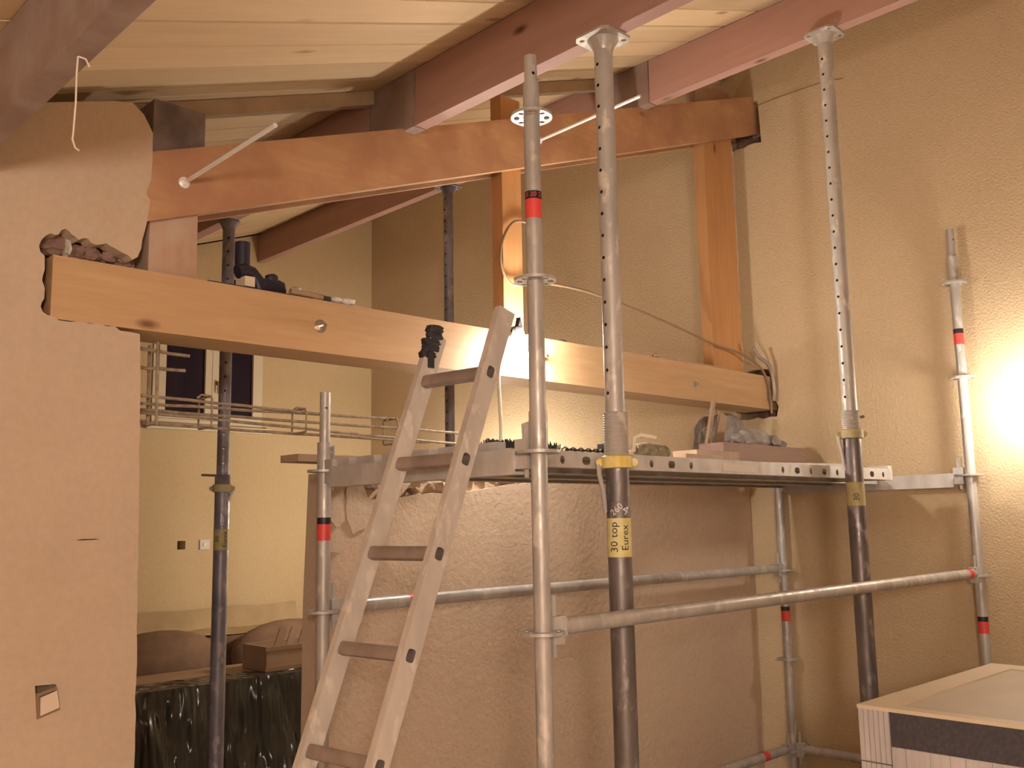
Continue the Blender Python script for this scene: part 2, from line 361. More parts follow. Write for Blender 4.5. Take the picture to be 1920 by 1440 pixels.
# broken bricks showing above the beam
rr = random.Random(11)
for i, (x0, x1, z0, z1, yy, mm) in enumerate([(.955, 1.05, .872, .925, 3.075, 'brick'), (1.055, 1.092, .858, .90, 3.066, 'brick'), (1.096, 1.15, .862, .90, 3.062, 'brick'), (1.154, 1.20, .865, .892, 3.064, 'brick'), (1.05, 1.10, .85, .868, 3.06, 'brick'), (1.204, 1.25, .858, .878, 3.068, 'brick'), (1.036, 1.054, .866, .92, 3.058, 'paper')]):
    bm = bmesh.new(); rock(bm, ((x0+x1)/2, yy+.065, (z0+z1)/2+.006), ((x1-x0)/2*1.3, .03, (z1-z0)/2*1.45), i+5, 3, .5); obj('brick', bm, mm, wl, smooth=False)
# --- low wall left standing under the beam
PY = 3.23
top = jag([(5.12, .20), (3.4, .205), (3.26, .19), (3.05, .165), (2.9, .145), (2.75, .138), (2.6, .125), (2.49, .112), (2.30, .10), (2.27, .17), (2.2, .205), (2.10, .21)], .05, .006, 6)
bm = bmesh.new(); plate(bm, [(2.075, F), (XE-.001, F)]+top+[(2.082, .21), (2.078, -.3)], [], XZ, PY, PY+.04)
wm = struct(obj('wall_middle', bm, 'wall_mid', smooth=False))
bm = bmesh.new(); plate(bm, [(2.077, F), (XE-.001, F), (XE-.001, .20)]+jag([(XE-.01, .20), (2.3, .20), (2.10, .205)], .08, .01, 8)[1:]+[(2.082, -.3)], [], XZ, PY+.0405, PY+.135); obj('masonry_core', bm, 'wall_mid', wm, smooth=False)
for i in range(30):                                  # loose stones along the broken top edge
    x = 2.28+i*.036+rr.uniform(-.01, .01); zt = .105+(x-2.28)*.095
    bm = bmesh.new(); s = rr.uniform(.012, .028)
    rock(bm, (x, PY+.012+rr.uniform(0, .02), zt+rr.uniform(.01, .06)), (s*1.3, .022, s), 30+i, 1, .5, rr.uniform(-.4, .4)); obj('stone', bm, rr.choice(['masonry', 'masonry', 'concrete', 'brick']), wm, smooth=False)
for i, pts in enumerate([[(2.10, .16), (2.17, .17), (2.18, .02), (2.14, -.01), (2.10, .03)], [(2.19, .15), (2.27, .09), (2.29, -.01), (2.22, -.04), (2.19, .02)], [(2.11, -.03), (2.21, -.05), (2.16, -.11), (2.09, -.10)]]):
    bm = bmesh.new(); plate(bm, jag(pts+[pts[0]], .025, .005, 40+i)[:-1], [], XZ, PY-.008, PY-.0005); obj('plaster_flake', bm, 'wall_left', wm, smooth=False)
# --- batten under the boards behind the truss (two bays)
for x0, x1 in ((1.20, 2.345), (2.415, 3.945), (4.015, 5.12)):
    bm = bmesh.new(); plate(bm, [(x0, zc(x0)-.064), (x1, zc(x1)-.064), (x1, zc(x1)-.001), (x0, zc(x0)-.001)], [], XZ, 3.263, 3.31)
    t = obj('trim_1' if x0 < 2 else ('trim_2' if x0 < 3 else 'trim_3'), bm, 'batten', smooth=False); struct(t)
# --- window
win = bpy.data.objects.new('window_1', None); COL.objects.link(win); win.location = ((WX0+WX1)/2, YN, WZ0); LOC[win.name] = tuple(win.location); struct(win)
bm = bmesh.new(); e = .002
plate(bm, [(WX0+e, WZ0+e), (WX1-e, WZ0+e), (WX1-e, WZ1-e), (WX0+e, WZ1-e)], [[(WX0+.04, WZ0+.04), (WX1-.04, WZ0+.04), (WX1-.04, WZ1-.04), (WX0+.04, WZ1-.04)]], XZ, YN-.012, YN+.06); obj('window_frame', bm, 'white', win, smooth=False)
for x0, x1 in ((WX0+.042, 3.553), (3.557, WX1-.042)):
    bm = bmesh.new(); plate(bm, [(x0, WZ0+.042), (x1, WZ0+.042), (x1, WZ1-.042), (x0, WZ1-.042)], [[(x0+.055, WZ0+.09), (x1-.055, WZ0+.09), (x1-.055, WZ1-.09), (x0+.055, WZ1-.09)]], XZ, YN-.03, YN+.03); sa = obj('sash', bm, 'white', win, smooth=False)
    obj('pane', B((x0+.05, x1-.05, YN-.004, YN+.004, WZ0+.085, WZ1-.085)), 'glass', sa, smooth=False)
obj('handle', B((3.585, 3.605, YN-.05, YN-.031, 1.13, 1.16), (3.59, 3.60, YN-.06, YN-.05, 1.06, 1.16)), 'bronze', win, smooth=False)
obj('sill', B((WX0-.05, WX1+.06, YN-.06, YN-.001, WZ0-.045, WZ0-.001)), 'white', win, bevel=.006)

# ================================================================== the timber truss
tr = thing('timber_truss', 'orange timber truss spanning from the broken left wall to the right wall', 'truss', (3.0, 3.15, .645))
obj('tie_beam', B((.985, 5.20, 3.057, 3.26, .645, .847)), 'tie', tr, bevel=.006)
rz = lambda x: 1.256+.36*(x-1.286)
bm = bmesh.new(); plate(bm, [(1.10, rz(1.10)-.232), (5.18, rz(5.18)-.24), (5.18, rz(5.18)), (1.10, rz(1.10))], [], XZ, 3.057, 3.132); obj('rafter', bm, 'rafter', tr, bevel=.005)
bm = bmesh.new(); plate(bm, [(1.29, rz(1.29)-.232), (5.12, rz(5.12)-.24), (5.12, rz(5.12)-.005), (1.29, rz(1.29)-.005)], [], XZ, 3.205, 3.262); obj('rafter_rear_leaf', bm, 'rafter', tr, bevel=.005)
for x0, x1, y0, y1, ztop, mm in ((1.298, 1.468, 3.09, 3.2045, 1.20, 'post_dusty'), (2.985, 3.11, 3.1325, 3.2045, 2.02, 'post'), (4.66, 4.965, 3.1325, 3.2045, rz(4.66)-.1, 'post')):
    obj('post', B((x0, x1, y0, y1, .8475, ztop)), mm, tr, bevel=.004)
obj('cut_post_end', B((1.292, 1.478, 3.075, 3.2045, 1.24, 1.458)), 'grey_end', tr, bevel=.004)
obj('cut_post_end', B((4.60, 4.965, 3.133, 3.2045, rz(4.6)-.1, 2.64)), 'post_dusty', tr, bevel=.004)
obj('wedge_strip', B((4.20, 4.72, 3.058, 3.085, .848, .856)), 'stick', tr)
def nut(name, x, z, y, parent, l=.03, rnd=0):
    bm = bmesh.new(); cyl(bm, (x, y, z), (x, y-.004, z), .026, 20); cyl(bm, (x, y-.004, z), (x, y-.018, z), .017, 6); cyl(bm, (x, y-.018, z), (x, y-.018-l, z), .008, 10); return obj(name, bm, 'chrome', parent)
nut('bolt', 1.95, .745, 3.057, tr, .018); nut('bolt', 4.365, .735, 3.057, tr, .014); nut('bolt', 3.14, .755, 3.057, tr, .03)
for x, z, l in ((1.398, 1.178, .61), (3.162, 1.812, .62)):
    bm = bmesh.new(); cyl(bm, (x, 3.057, z), (x, 3.057-l, z+.012), .0075, 10); cyl(bm, (x, 3.057, z), (x, 3.053, z), .02, 20); cyl(bm, (x, 3.053, z), (x, 3.040, z), .014, 6); obj('threaded_rod', bm, 'zinc', tr)

# ================================================================== purlins
def purlin(label, x0, x1, zb, y_end, split):
    p_ = thing('purlin', label, 'roof beam', ((x0+x1)/2, 3.1, zb), 'purlins under the sloping ceiling')
    def seg(name, ya, yb, mm):
        bm = bmesh.new(); plate(bm, [(x0, zb), (x1, zb), (x1, zc(x1)-.002), (x0, zc(x0)-.002)], [], XZ, ya, yb); obj(name, bm, mm, p_, bevel=.004)
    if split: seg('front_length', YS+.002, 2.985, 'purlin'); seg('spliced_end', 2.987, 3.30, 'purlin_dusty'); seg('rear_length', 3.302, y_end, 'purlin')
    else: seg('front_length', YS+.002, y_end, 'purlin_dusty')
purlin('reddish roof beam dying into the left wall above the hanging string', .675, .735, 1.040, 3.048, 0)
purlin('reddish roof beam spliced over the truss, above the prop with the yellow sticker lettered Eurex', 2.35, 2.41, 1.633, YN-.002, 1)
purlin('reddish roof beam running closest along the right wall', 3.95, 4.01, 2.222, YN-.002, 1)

# ================================================================== steel props
def wrap_text(txt, cx, cy, cz, r, size, ang, parent, mm='ink', rot=math.pi/2, name='lettering'):
    cu = bpy.data.curves.new('t', 'FONT'); cu.body = txt; cu.size = size; cu.align_x = 'CENTER'; cu.align_y = 'CENTER'; cu.resolution_u = 2
    to = bpy.data.objects.new('t', cu); COL.objects.link(to); dg = bpy.context.evaluated_depsgraph_get(); me = bpy.data.meshes.new_from_object(to.evaluated_get(dg))
    bpy.data.objects.remove(to)
    b = bmesh.new(); b.from_mesh(me); bmesh.ops.triangulate(b, faces=b.faces); bmesh.ops.subdivide_edges(b, edges=[e_ for e_ in b.edges if e_.calc_length() > size*.12], cuts=1)
    for v_ in b.verts:
        x, y = v_.co.x, v_.co.y; X = x*math.cos(rot)-y*math.sin(rot); Y = x*math.sin(rot)+y*math.cos(rot)
        a = ang+X/r; v_.co = (cx+r*math.cos(a), cy+r*math.sin(a), cz+Y)
    return obj(name, b, mm, parent, smooth=False)
def band(cx, cy, z0, z1, r, mm, name, parent, seg=28):
    bm = bmesh.new(); lathe(bm, (cx, cy, 0), [(r-.003, z0), (r, z0), (r, z1), (r-.003, z1)], seg); return obj(name, bm, mm, parent)
def steel_prop(label, cx, cy, ztop, zsleeve, zcollar, inner='prop_in', outer='prop_out', holes_dir=None, handle=1, sticker=None, h=.075):
    p_ = thing('steel_prop', label, 'prop', (cx, cy, F), 'adjustable steel props under the purlins')
    ro, ri = .038, .0318
    obj('outer_tube', C((cx, cy, F+.008), (cx, cy, zcollar-.005), ro, 28), outer, p_)
    bm = bmesh.new(); prof = []; z = zcollar-.005
    while z < zsleeve: prof += [(ro, z), (ro+.0022, z+.004)]; z += .008
    lathe(bm, (cx, cy, 0), prof+[(ri, zsleeve)], 28); obj('threaded_sleeve', bm, inner if outer == 'prop_out' else outer, p_)
    a0 = holes_dir if holes_dir is not None else math.atan2(-cy, -cx); zs = []; z = zsleeve+.06   # two rows of real pin holes
    while z < ztop-.06: zs.append(z); z += .075
    bm = bmesh.new(); tube_with_holes(bm, cx, cy, zsleeve-.3, ztop-.008, ri, zs, a0); obj('inner_tube', bm, inner, p_)
    bm = bmesh.new(); plate(bm, [(cx-h+.02, cy-h), (cx+h-.02, cy-h), (cx+h, cy-h+.02), (cx+h, cy+h-.02), (cx+h-.02, cy+h), (cx-h+.02, cy+h), (cx-h, cy+h-.02), (cx-h, cy-h+.02)], [oval(cx+a*h*.67, cy+b*h*.67, .009, .009, 10) for a in (-1, 1) for b in (-1, 1)], XY, ztop-.008, ztop); tp = obj('top_plate', bm, inner, p_, smooth=False)
    bm = bmesh.new(); lathe(bm, (cx, cy, 0), [(ri+.001, ztop-.05), (ri+.008, ztop-.03), (ri+.022, ztop-.0085)], 24); obj('plate_collar', bm, inner, tp)
    bm = bmesh.new(); box(bm, cx-.075, cx+.075, cy-.075, cy+.075, F, F+.008); obj('base_plate', bm, outer, p_, smooth=False)
    # adjusting nut with its handle and the steel pin
    bm = bmesh.new(); lathe(bm, (cx, cy, 0), [(ro+.003, zcollar-.012), (ro+.012, zcollar-.01), (ro+.012, zcollar+.026), (ro+.004, zcollar+.03)], 24)
    t = Vector((math.sin(yaw), -math.cos(yaw), 0))
    for s in (-1, 1):
        q = Vector((cx, cy, zcollar+.008))+t*s*(ro+.016); ax = Vector((math.cos(yaw), math.sin(yaw), 0)); cyl(bm, q-ax*.008, q+ax*.008, .013, 14)
    obj('adjusting_nut', bm, 'yellow' if sticker == 'F1' else 'oldyellow', p_)
    q = Vector((cx, cy, zcollar))-t*(ro+.02)
    if handle == 1:
        hp = [q+Vector((0, 0, .006)), q+Vector((-.006, -.006, -.03)), q+t*.012+Vector((0, 0, -.08)), q+t*.018+Vector((0, 0, -.15))]
    else:
        hp = [q+t*2*(ro+.02)+Vector((0, 0, .006)), q+t*(.1)+Vector((0, 0, -.03)), q+t*.085+Vector((0, 0, -.07)), q+t*.083+Vector((0, 0, -.12))]
    obj('nut_handle', P(hp, .008, 8), 'galv_deck', p_)
    if sticker == 'F1':
        pin = [Vector((cx, cy, zcollar+.04))+t*.03, Vector((cx, cy, zcollar+.045))+t*.055, Vector((cx, cy, zcollar+.085))+t*.058, Vector((cx, cy, zcollar+.095))+t*.08, Vector((cx, cy, zcollar+.085))+t*.13]
        obj('g_hook_pin', P(pin, .0075, 8), 'cable', p_)
    else:
        obj('g_hook_pin', P([Vector((cx, cy, zcollar+.075))-t*.02, Vector((cx, cy, zcollar+.08))-t*.11 if handle == 2 else Vector((cx, cy, zcollar+.085))+t*.06], .0065, 8), 'brown_cable', p_)
    fa = math.atan2(-cy, -cx)                      # side of the tube that faces into the room
    if sticker == 'F1':
        s_ = band(cx, cy, -.115, .006, ro+.0008, 'paleyellow', 'sticker', p_)
        wrap_text('Eurex', cx, cy, -.055, ro+.0014, .034, fa+.52, s_); wrap_text('30 top', cx, cy, -.053, ro+.0014, .036, fa-.42, s_)
        wrap_text('260', cx, cy, .033, ro+.0008, .030, fa-.15, p_, 'chalk', R(40), 'paint_mark'); wrap_text('4', cx, cy, .030, ro+.0008, .045, fa+.62, p_, 'chalk', R(-30), 'paint_mark')
    elif sticker == 'F2':
        s_ = band(cx, cy, .043, .144, ro+.0008, 'oldyellow', 'sticker', p_); wrap_text('30', cx, cy, .08, ro+.0014, .034, fa+.1, s_)
    elif sticker == 'L':
        s_ = band(cx, cy, -.115, -.01, ro+.0008, 'oldyellow', 'sticker', p_); wrap_text('Eurex', cx, cy, -.062, ro+.0014, .034, fa+.5, s_); wrap_text('30', cx, cy, -.062, ro+.0014, .034, fa-.55, s_)
        wrap_text('100', cx, cy, .03, ro+.0008, .03, fa+.1, p_, 'chalk', math.pi/2, 'paint_mark')
    return p_
fa = math.atan2(-1.985, -2.38)
steel_prop('steel prop with a yellow nut and a pale yellow sticker lettered Eurex', 2.38, 1.985, 1.633, .345, .175, holes_dir=fa-.75, sticker='F1')
steel_prop('steel prop with bent handle and flaking yellow patch, closest to the right wall', 3.98, 1.983, 2.222, .457, .346, holes_dir=math.atan2(-1.983, -3.98)-.55, sticker='F2')
steel_prop('dull dark steel prop standing behind the tie beam in the opening beside the window', 2.38, 4.635, 1.633, .27, .19, 'prop_blue', 'prop_blue', handle=2, sticker='L', h=.05)
steel_prop('plain dark steel prop with pin holes in the far room behind the low wall', 3.98, 4.70, 2.222, .42, .30, 'prop_blue', 'prop_blue', holes_dir=math.atan2(-4.7, -3.98)-.7)

# ================================================================== scaffold frame
AX, AY, SL, SW, Z0 = 1.939, 1.902, 3.125, 1.097, .195
sc = thing('scaffold_bay', 'grey galvanised scaffold bay with round rosettes standing against the low wall', 'scaffold', (AX+SL/2, AY+SW/2, F))
bm = bmesh.new(); holes = []
for i in range(8):
    a = i*math.pi/4; r = .0445; c_, s_ = math.cos(a), math.sin(a)
    holes.append([(r*c_+(u_*c_-v_*s_), r*s_+(u_*s_+v_*c_)) for u_, v_ in oval(0, 0, .0085, .007 if i % 2 == 0 else .0135, 10)])
plate(bm, oval(0, 0, .062, .062, 36), holes+[oval(0, 0, .0245, .0245, 20)], XY, -.0045, .0045); bmesh.ops.recalc_face_normals(bm, faces=bm.faces)
rme = bpy.data.meshes.new('rosette'); bm.to_mesh(rme); bm.free(); rme.materials.append(M['galv'])
def standard(x, y, ztube, ztop, ks, labels, collar=None):
    s = obj('standard', C((x, y, F+.04), (x, y, ztube), .02415, 24), 'galv', sc)
    for k in ks:
        o = bpy.data.objects.new('rosette', rme); COL.objects.link(o); o.parent = s; o.location = (x, y, Z0+.5*k)
    if ztop > ztube:
        bm = bmesh.new(); tube_with_holes(bm, x, y, ztube, ztop, .0192, [ztop-.06], math.atan2(-.94, -.35), 20, .005); obj('spigot', bm, 'galv', s)
    if collar: obj('sleeve_joint', C((x, y, collar[0]), (x, y, collar[1]), .0268, 24), 'galv', s)
    for z in labels:
        l_ = band(x, y, z-.058, z, .0247, 'red', 'red_band', s); band(x, y, z+.0002, z+.024, .0247, 'redblack', 'black_band', s)
        if z > .8 and x < 3: wrap_text('10 20 21', x, y, z+.012, .0251, .02, math.atan2(-y, -x), l_, 'red', 0)
    obj('base_jack', B((x-.06, x+.06, y-.06, y+.06, F, F+.006), (x-.015, x+.015, y-.015, y+.015, F, F+.06)), 'galv_deck', s)
standard(AX, AY, 1.30, 1.385, (2, 1, 0, -1, -2, -3), (.935,), (.196, .31))
standard(AX+SL, AY, 1.335, 1.485, (2, 1, 0, -1, -2, -3), (.925, -.53))
standard(AX, AY+SW, .30, .485, (0, -1, -2, -3), (.004,), (.20, .30))
standard(AX+SL, AY+SW, .24, .24, (0, -1, -2, -3), (-.535,))
def ledger(p, q, z, redat=None):
    p, q = Vector((*p, z)), Vector((*q, z)); d = (q-p).normalized()
    l_ = obj('ledger', C(p+d*.075+Vector((0, 0, .012)), q-d*.075+Vector((0, 0, .012)), .02415, 20), 'galv', sc)
    for a, s in ((p, 1), (q, -1)):
        bm = bmesh.new(); dd = d*s; n = Vector((-dd.y, dd.x, 0))
        def pr(t0, t1, w_, z0, z1):
            vs_ = [bm.verts.new(a+dd*t+n*o_+Vector((0, 0, zz))) for t in (t0, t1) for o_ in (-w_, w_) for zz in (z0, z1)]
            for f in ((0, 1, 3, 2), (4, 6, 7, 5), (0, 4, 5, 1), (2, 3, 7, 6), (0, 2, 6, 4), (1, 5, 7, 3)): bm.faces.new([vs_[i] for i in f])
        pr(.027, .08, .017, .0055, .042); pr(.027, .072, .017, -.034, -.0055); pr(.06, .08, .02, -.012, .036)
        obj('wedge_head', bm, 'galv_deck', l_, bevel=.004)
        bm = bmesh.new(); pr(.038, .052, .003, -.07, .10); obj('wedge', bm, 'galv_deck', l_, bevel=.001)
    if redat is not None:
        bm = bmesh.new(); c0 = p+d*redat+Vector((0, 0, .012)); lathe(bm, c0, [(.0225, 0), (.0246, 0), (.0246, .05), (.0225, .05)], 20, d); obj('red_band', bm, 'red', l_)
    return l_
pA, pB, pC, pD = (AX, AY), (AX+SL, AY), (AX, AY+SW), (AX+SL, AY+SW)
ledger(pA, pB, Z0-.5, 2.96); ledger(pC, pD, Z0-.5, .38); ledger(pC, pD, Z0-1.5, 2.80); ledger(pA, pC, Z0-1.5); ledger(pB, pD, Z0-1.5); ledger(pA, pB, Z0-1.5)
def transom(x, s):
    bm = bmesh.new()
    plate(bm, [(x-.027, Z0-.060), (x+.027, Z0-.060), (x+.027, Z0+.008), (x+.019, Z0+.008), (x+.019, Z0-.052), (x-.019, Z0-.052), (x-.019, Z0+.012), (x-.027, Z0+.012)], [], XZ, AY+.078, AY+SW-.078)
    t_ = obj('deck_transom', bm, 'galv_deck', sc, smooth=False)
    for yy in (AY+.03, AY+SW-.078):
        obj('wedge_head', B((x-.02, x+.02, yy, yy+.048, Z0-.045, Z0-.0055), (x-.02, x+.02, yy, yy+.048, Z0+.0055, Z0+.04)), 'galv_deck', t_, bevel=.004)
        y2 = yy+.014 if yy < 2.5 else yy+.02
        bm = bmesh.new(); plate(bm, [(y2, Z0-.07), (y2+.012, Z0-.07), (y2+.022, Z0+.085), (y2-.004, Z0+.09)], [oval(y2+.009, Z0+.068, .004, .007, 8)], YZ, x-.003, x+.003); obj('wedge', bm, 'galv_deck', t_, smooth=False)
transom(AX, 1); transom(AX+SL, -1)

# ================================================================== deck planks on the scaffold
def deck_plank(label, x0, x1, y0, y1, perf):
    d_ = thing('scaffold_deck', label, 'deck plank', ((x0+x1)/2, (y0+y1)/2, Z0-.03), 'steel planks of the scaffold deck')
    zt, zb = Z0+.024, Z0-.028
    hs = []
    if perf:
        pat = [(2.206, 0), (2.319, 1), (2.432, 0), (2.545, 1), (2.657, 0), (2.773, 1), (2.889, 0), (3.522, 0), (3.636, 1), (3.75, 0), (3.865, 1), (3.978, 0), (4.085, 1), (4.197, 0), (4.31, 1), (4.424, 0)]
        hs = [oval(x, Z0-.004, .021 if b else .0115, .0135, 12, .75 if b else 1) for x, b in pat]
    bm = bmesh.new(); plate(bm, [(x0, zb), (x1, zb), (x1, zt), (x0, zt)], hs, XZ, y0, y0+.003); side = obj('front_flange', bm, 'galv_deck', d_, smooth=False)
    obj('rear_flange', B((x0, x1, y1-.003, y1, zb, zt)), 'galv_deck', d_, smooth=False)
    bm = bmesh.new(); th = []
    n = int((x1-x0)/.09)
    for i in range(n):
        for j in range(3):
            th.append(oval(x0+.06+i*.09, y0+.07+j*(y1-y0-.14)/2, .012, .007, 6))
    plate(bm, [(x0, y0+.003), (x1, y0+.003), (x1, y1-.003), (x0, y1-.003)], th, XY, zt-.004, zt-.001); obj('tread', bm, 'galv_deck', d_, smooth=False)
    obj('lower_lip', B((x0, x1, y0+.003, y0+.032, zb, zb+.003), (x0, x1, y1-.032, y1-.003, zb, zb+.003)), 'galv_deck', d_, smooth=False)
    for xa, s in ((x0, -1), (x1, 1)):
        bm = bmesh.new(); box(bm, min(xa, xa+s*.006), max(xa, xa+s*.006), y0, y1, zb, zt)
        for yy in (y0+.02, y1-.12): box(bm, min(xa+s*.006, xa+s*.045), max(xa+s*.006, xa+s*.045), yy, yy+.10, zt-.010, zt+.018)
        obj('end_hook', bm, 'galv_deck', d_, smooth=False)
    if perf: obj('paper_label', B((3.09, 3.31, y0-.0012, y0-.0002, Z0-.02, Z0+.012)), 'paper', side, smooth=False)
deck_plank('perforated steel deck plank with a white paper label on its edge', 1.985, 4.515, 2.06, 2.37, 1)
deck_plank('steel deck plank between the labelled plank and the brush plank', 1.985, AX+SL-.046, 2.377, 2.667, 0)
deck_plank('steel deck plank along the low wall, under the timber block', 1.985, AX+SL-.046, 2.674, 2.964, 0)
DT = Z0+.0245

# ================================================================== ladder
sx = .383
ld = thing('ladder', 'scuffed aluminium ladder leaning on the scaffold with one taped rail end', 'ladder', (1.15, 2.265, F))
ZT = .635
def lx(z, off=0): return 1.865+off+sx*(z-.2)
ca = math.atan(sx); RZ = (.452, .184, -.085, -.352, -.620, -.888, -1.156, -1.424)
for yc, off, zt in ((2.407, -.002, .60), (2.122, .022, .645)):
    dz = F
    q = [(lx(F, off)-.06, F), (lx(F, off), F), (lx(zt, off), zt), (lx(zt, off)-.062, zt+.02)]
    def ring(zz, rx, rz_, n=12): return [(lx(zz, off)-.034+a*math.cos(ca)+b*math.sin(ca), zz-a*math.sin(ca)+b*math.cos(ca)) for a, b in oval(0, 0, rx, rz_, n, .55)]
    bm = bmesh.new(); plate(bm, q, [ring(zz, .0145, .0185) for zz in RZ], XZ, yc-.0125, yc+.0125); obj('rail', bm, 'alu', ld, smooth=False)
    bm = bmesh.new(); plate(bm, [(lx(F, off)-.065, F), (lx(F, off)+.005, F), (lx(F+.07, off)+.004, F+.07), (lx(F+.07, off)-.064, F+.07)], [], XZ, yc-.016, yc+.016); obj('foot', bm, 'black', ld, bevel=.003)
for zz in RZ:
    bm = bmesh.new(); rg = []
    for yy, off, k in ((2.1096, .022, .0142), (2.1350, .022, .0142), (2.1352, .022, .017), (2.3938, -.002, .017), (2.3940, -.002, .0142), (2.4194, -.002, .0142)):
        x = lx(zz, off)-.034; rg.append([bm.verts.new((x+a*math.cos(ca)+b*math.sin(ca), yy, zz-a*math.sin(ca)+b*math.cos(ca))) for a, b in oval(0, 0, k, k+.004 if k < .015 else .020, 12, .55)])
    for p0, p1 in zip(rg, rg[1:]):
        for i in range(12): bm.faces.new((p0[i], p0[(i+1) % 12], p1[(i+1) % 12], p1[i]))
    obj('rung', bm, 'rung', ld)
bm = bmesh.new()
for i in range(5): rock(bm, (lx(.60-.02*i, -.012)-.03+.004*(i % 2), 2.407, .632-.022*i), (.04, .02, .018), 60+i, 3, .22)
obj('tape_wrap', bm, 'black', ld, angle=60)
obj('tape_tail', B((lx(.5)-.045, lx(.5)-.02, 2.390, 2.3935, .50, .55)), 'black', ld, smooth=False)

# ================================================================== lamps
# clamp lamp on the tie beam
cl = thing('clamp_lamp', 'glowing bulb of a clamp lamp clipped to the front of the tie beam', 'lamp', (2.997, 3.0, .772))
bm = bmesh.new(); ball(bm, (2.995, 2.985, .775), .055, seg=20); obj('bulb', bm, 'bulb_t', cl)
obj('bulb_socket', C((2.94, 2.99, .80), (2.89, 3.0, .825), .022, 16), 'cable', cl)
bm = bmesh.new(); plate(bm, [(2.885, .835), (2.90, .85), (2.93, .862), (2.945, .905), (2.965, .85), (2.972, .828), (2.93, .815)], [], XZ, 2.985, 3.01); obj('clamp_jaw', bm, 'black', cl, bevel=.003)
obj('clamp_grip', B((2.93, 2.96, 2.99, 3.20, .8485, .866)), 'black', cl, bevel=.003)
obj('cord', P(smooth_path([(2.885, 3.0, .82), (2.85, 2.99, .79), (2.82, 2.985, .72), (2.80, 2.98, .62), (2.80, 2.975, .5), (2.80, 2.97, .4), (2.80, 2.968, DT+.04), (2.84, 2.93, DT+.012), (2.9, 2.88, DT+.012)]), .0075, 10), 'cable', cl)
# globe lamp on the right wall
def wall_lamp(label, y, mm):
    wl_ = thing('wall_lamp', label, 'lamp', (XE, y, .47))
    bm = bmesh.new(); ball(bm, (4.90, y, .53), .085, seg=24); obj('globe', bm, mm, wl_)
    bm = bmesh.new(); lathe(bm, (XE, y, .40), [(.05, 0), (.05, .012), (.03, .02)], 24, (-1, 0, 0)); obj('wall_plate', bm, 'bronze', wl_)
    obj('arm', P([(XE-.02, y, .40), (XE-.10, y, .385), (4.92, y, .39), (4.90, y, .42), (4.90, y, .445)], .009, 10), 'bronze', wl_)
    obj('gallery', C((4.90, y, .438), (4.90, y, .452), .03, 20), 'bronze', wl_)
wall_lamp('bright white globe lamp on an arm on the right wall beside the scaffold', 1.53, 'bulb_w')
# standing lamp in the near room
pe = thing('standing_lamp_offscreen', 'tall standing lamp with a white globe in the near room', 'lamp', (-.8, -1.2, F))
bm = bmesh.new(); ball(bm, (-.8, -1.2, .42), .20, seg=28); obj('globe', bm, 'bulb_p', pe)
obj('pole', C((-.8, -1.2, F+.03), (-.8, -1.2, .222), .014, 14), 'bronze', pe)
bm = bmesh.new(); lathe(bm, (-.8, -1.2, F), [(.16, 0), (.16, .015), (.04, .032), (.016, .06)], 28); obj('foot', bm, 'bronze', pe)
# site lamp standing on the far floor behind the low wall
fl = thing('tripod_lamp', 'globe site lamp on a tripod on the far floor behind the low wall', 'lamp', (4.60, 5.22, F))
bm = bmesh.new(); ball(bm, (4.60, 5.22, .12), .09, seg=24); obj('globe', bm, 'bulb_r', fl)
obj('mast', C((4.60, 5.22, F+.5), (4.60, 5.22, .025), .014, 12), 'galv', fl)
for a in range(3):
    obj('leg', C((4.60, 5.22, F+.6), (4.60+.2*math.cos(a*2.094), 5.22+.2*math.sin(a*2.094), F+.01), .011, 10), 'galv', fl)

# ================================================================== reinforcement left sticking out of the partition
rc = thing('rebar_cage', 'mortar-caked rebar cage sticking out of the left partition under the beam', 'rebar', (1.30, 3.17, .39))
def barp(x0, x1, y, z0, z1, n=14):
    rb = random.Random(int(x1*999)); return [(x0+(x1-x0)*i/n, y+rb.uniform(-.0015, .0015), z0+(z1-z0)*i/n+rb.uniform(-.0015, .0015)) for i in range(n+1)]
for x1, yy, z0, z1 in ((2.00, 3.13, .441, .421), (2.34, 3.15, .414, .426), (2.70, 3.15, .387, .339), (2.75, 3.19, .398, .393), (2.6, 3.21, .355, .345)):
    obj('bar', P(barp(1.264, x1, yy, z0, z1), .0055, 8), 'rebar', rc)
for x, z0, z1 in ((1.555, .35, .455), (1.935, .353, .437), (2.365, .328, .425)):
    obj('stirrup', P([(x, 3.125, z1), (x, 3.215, z1), (x, 3.22, z1-.006), (x, 3.22, z0), (x, 3.215, z0-.004), (x, 3.125, z0-.004), (x, 3.12, z0), (x, 3.12, z1-.01), (x, 3.14, z1+.002), (x-.03, 3.14, z1+.004), (x-.045, 3.14, z1-.008)], .004, 6), 'rebar', rc)
st = rc
obj('stirrup', P([(1.358, 3.13, .625), (1.36, 3.13, .50), (1.362, 3.13, .345), (1.362, 3.20, .345), (1.36, 3.20, .625)], .0055, 6), 'rebar', st)
obj('bar', P(barp(1.264, 1.481, 3.15, .601, .592, 6), .006, 8), 'rebar', st); obj('bar', P(barp(1.264, 1.467, 3.15, .534, .540, 6), .006, 8), 'rebar', st)

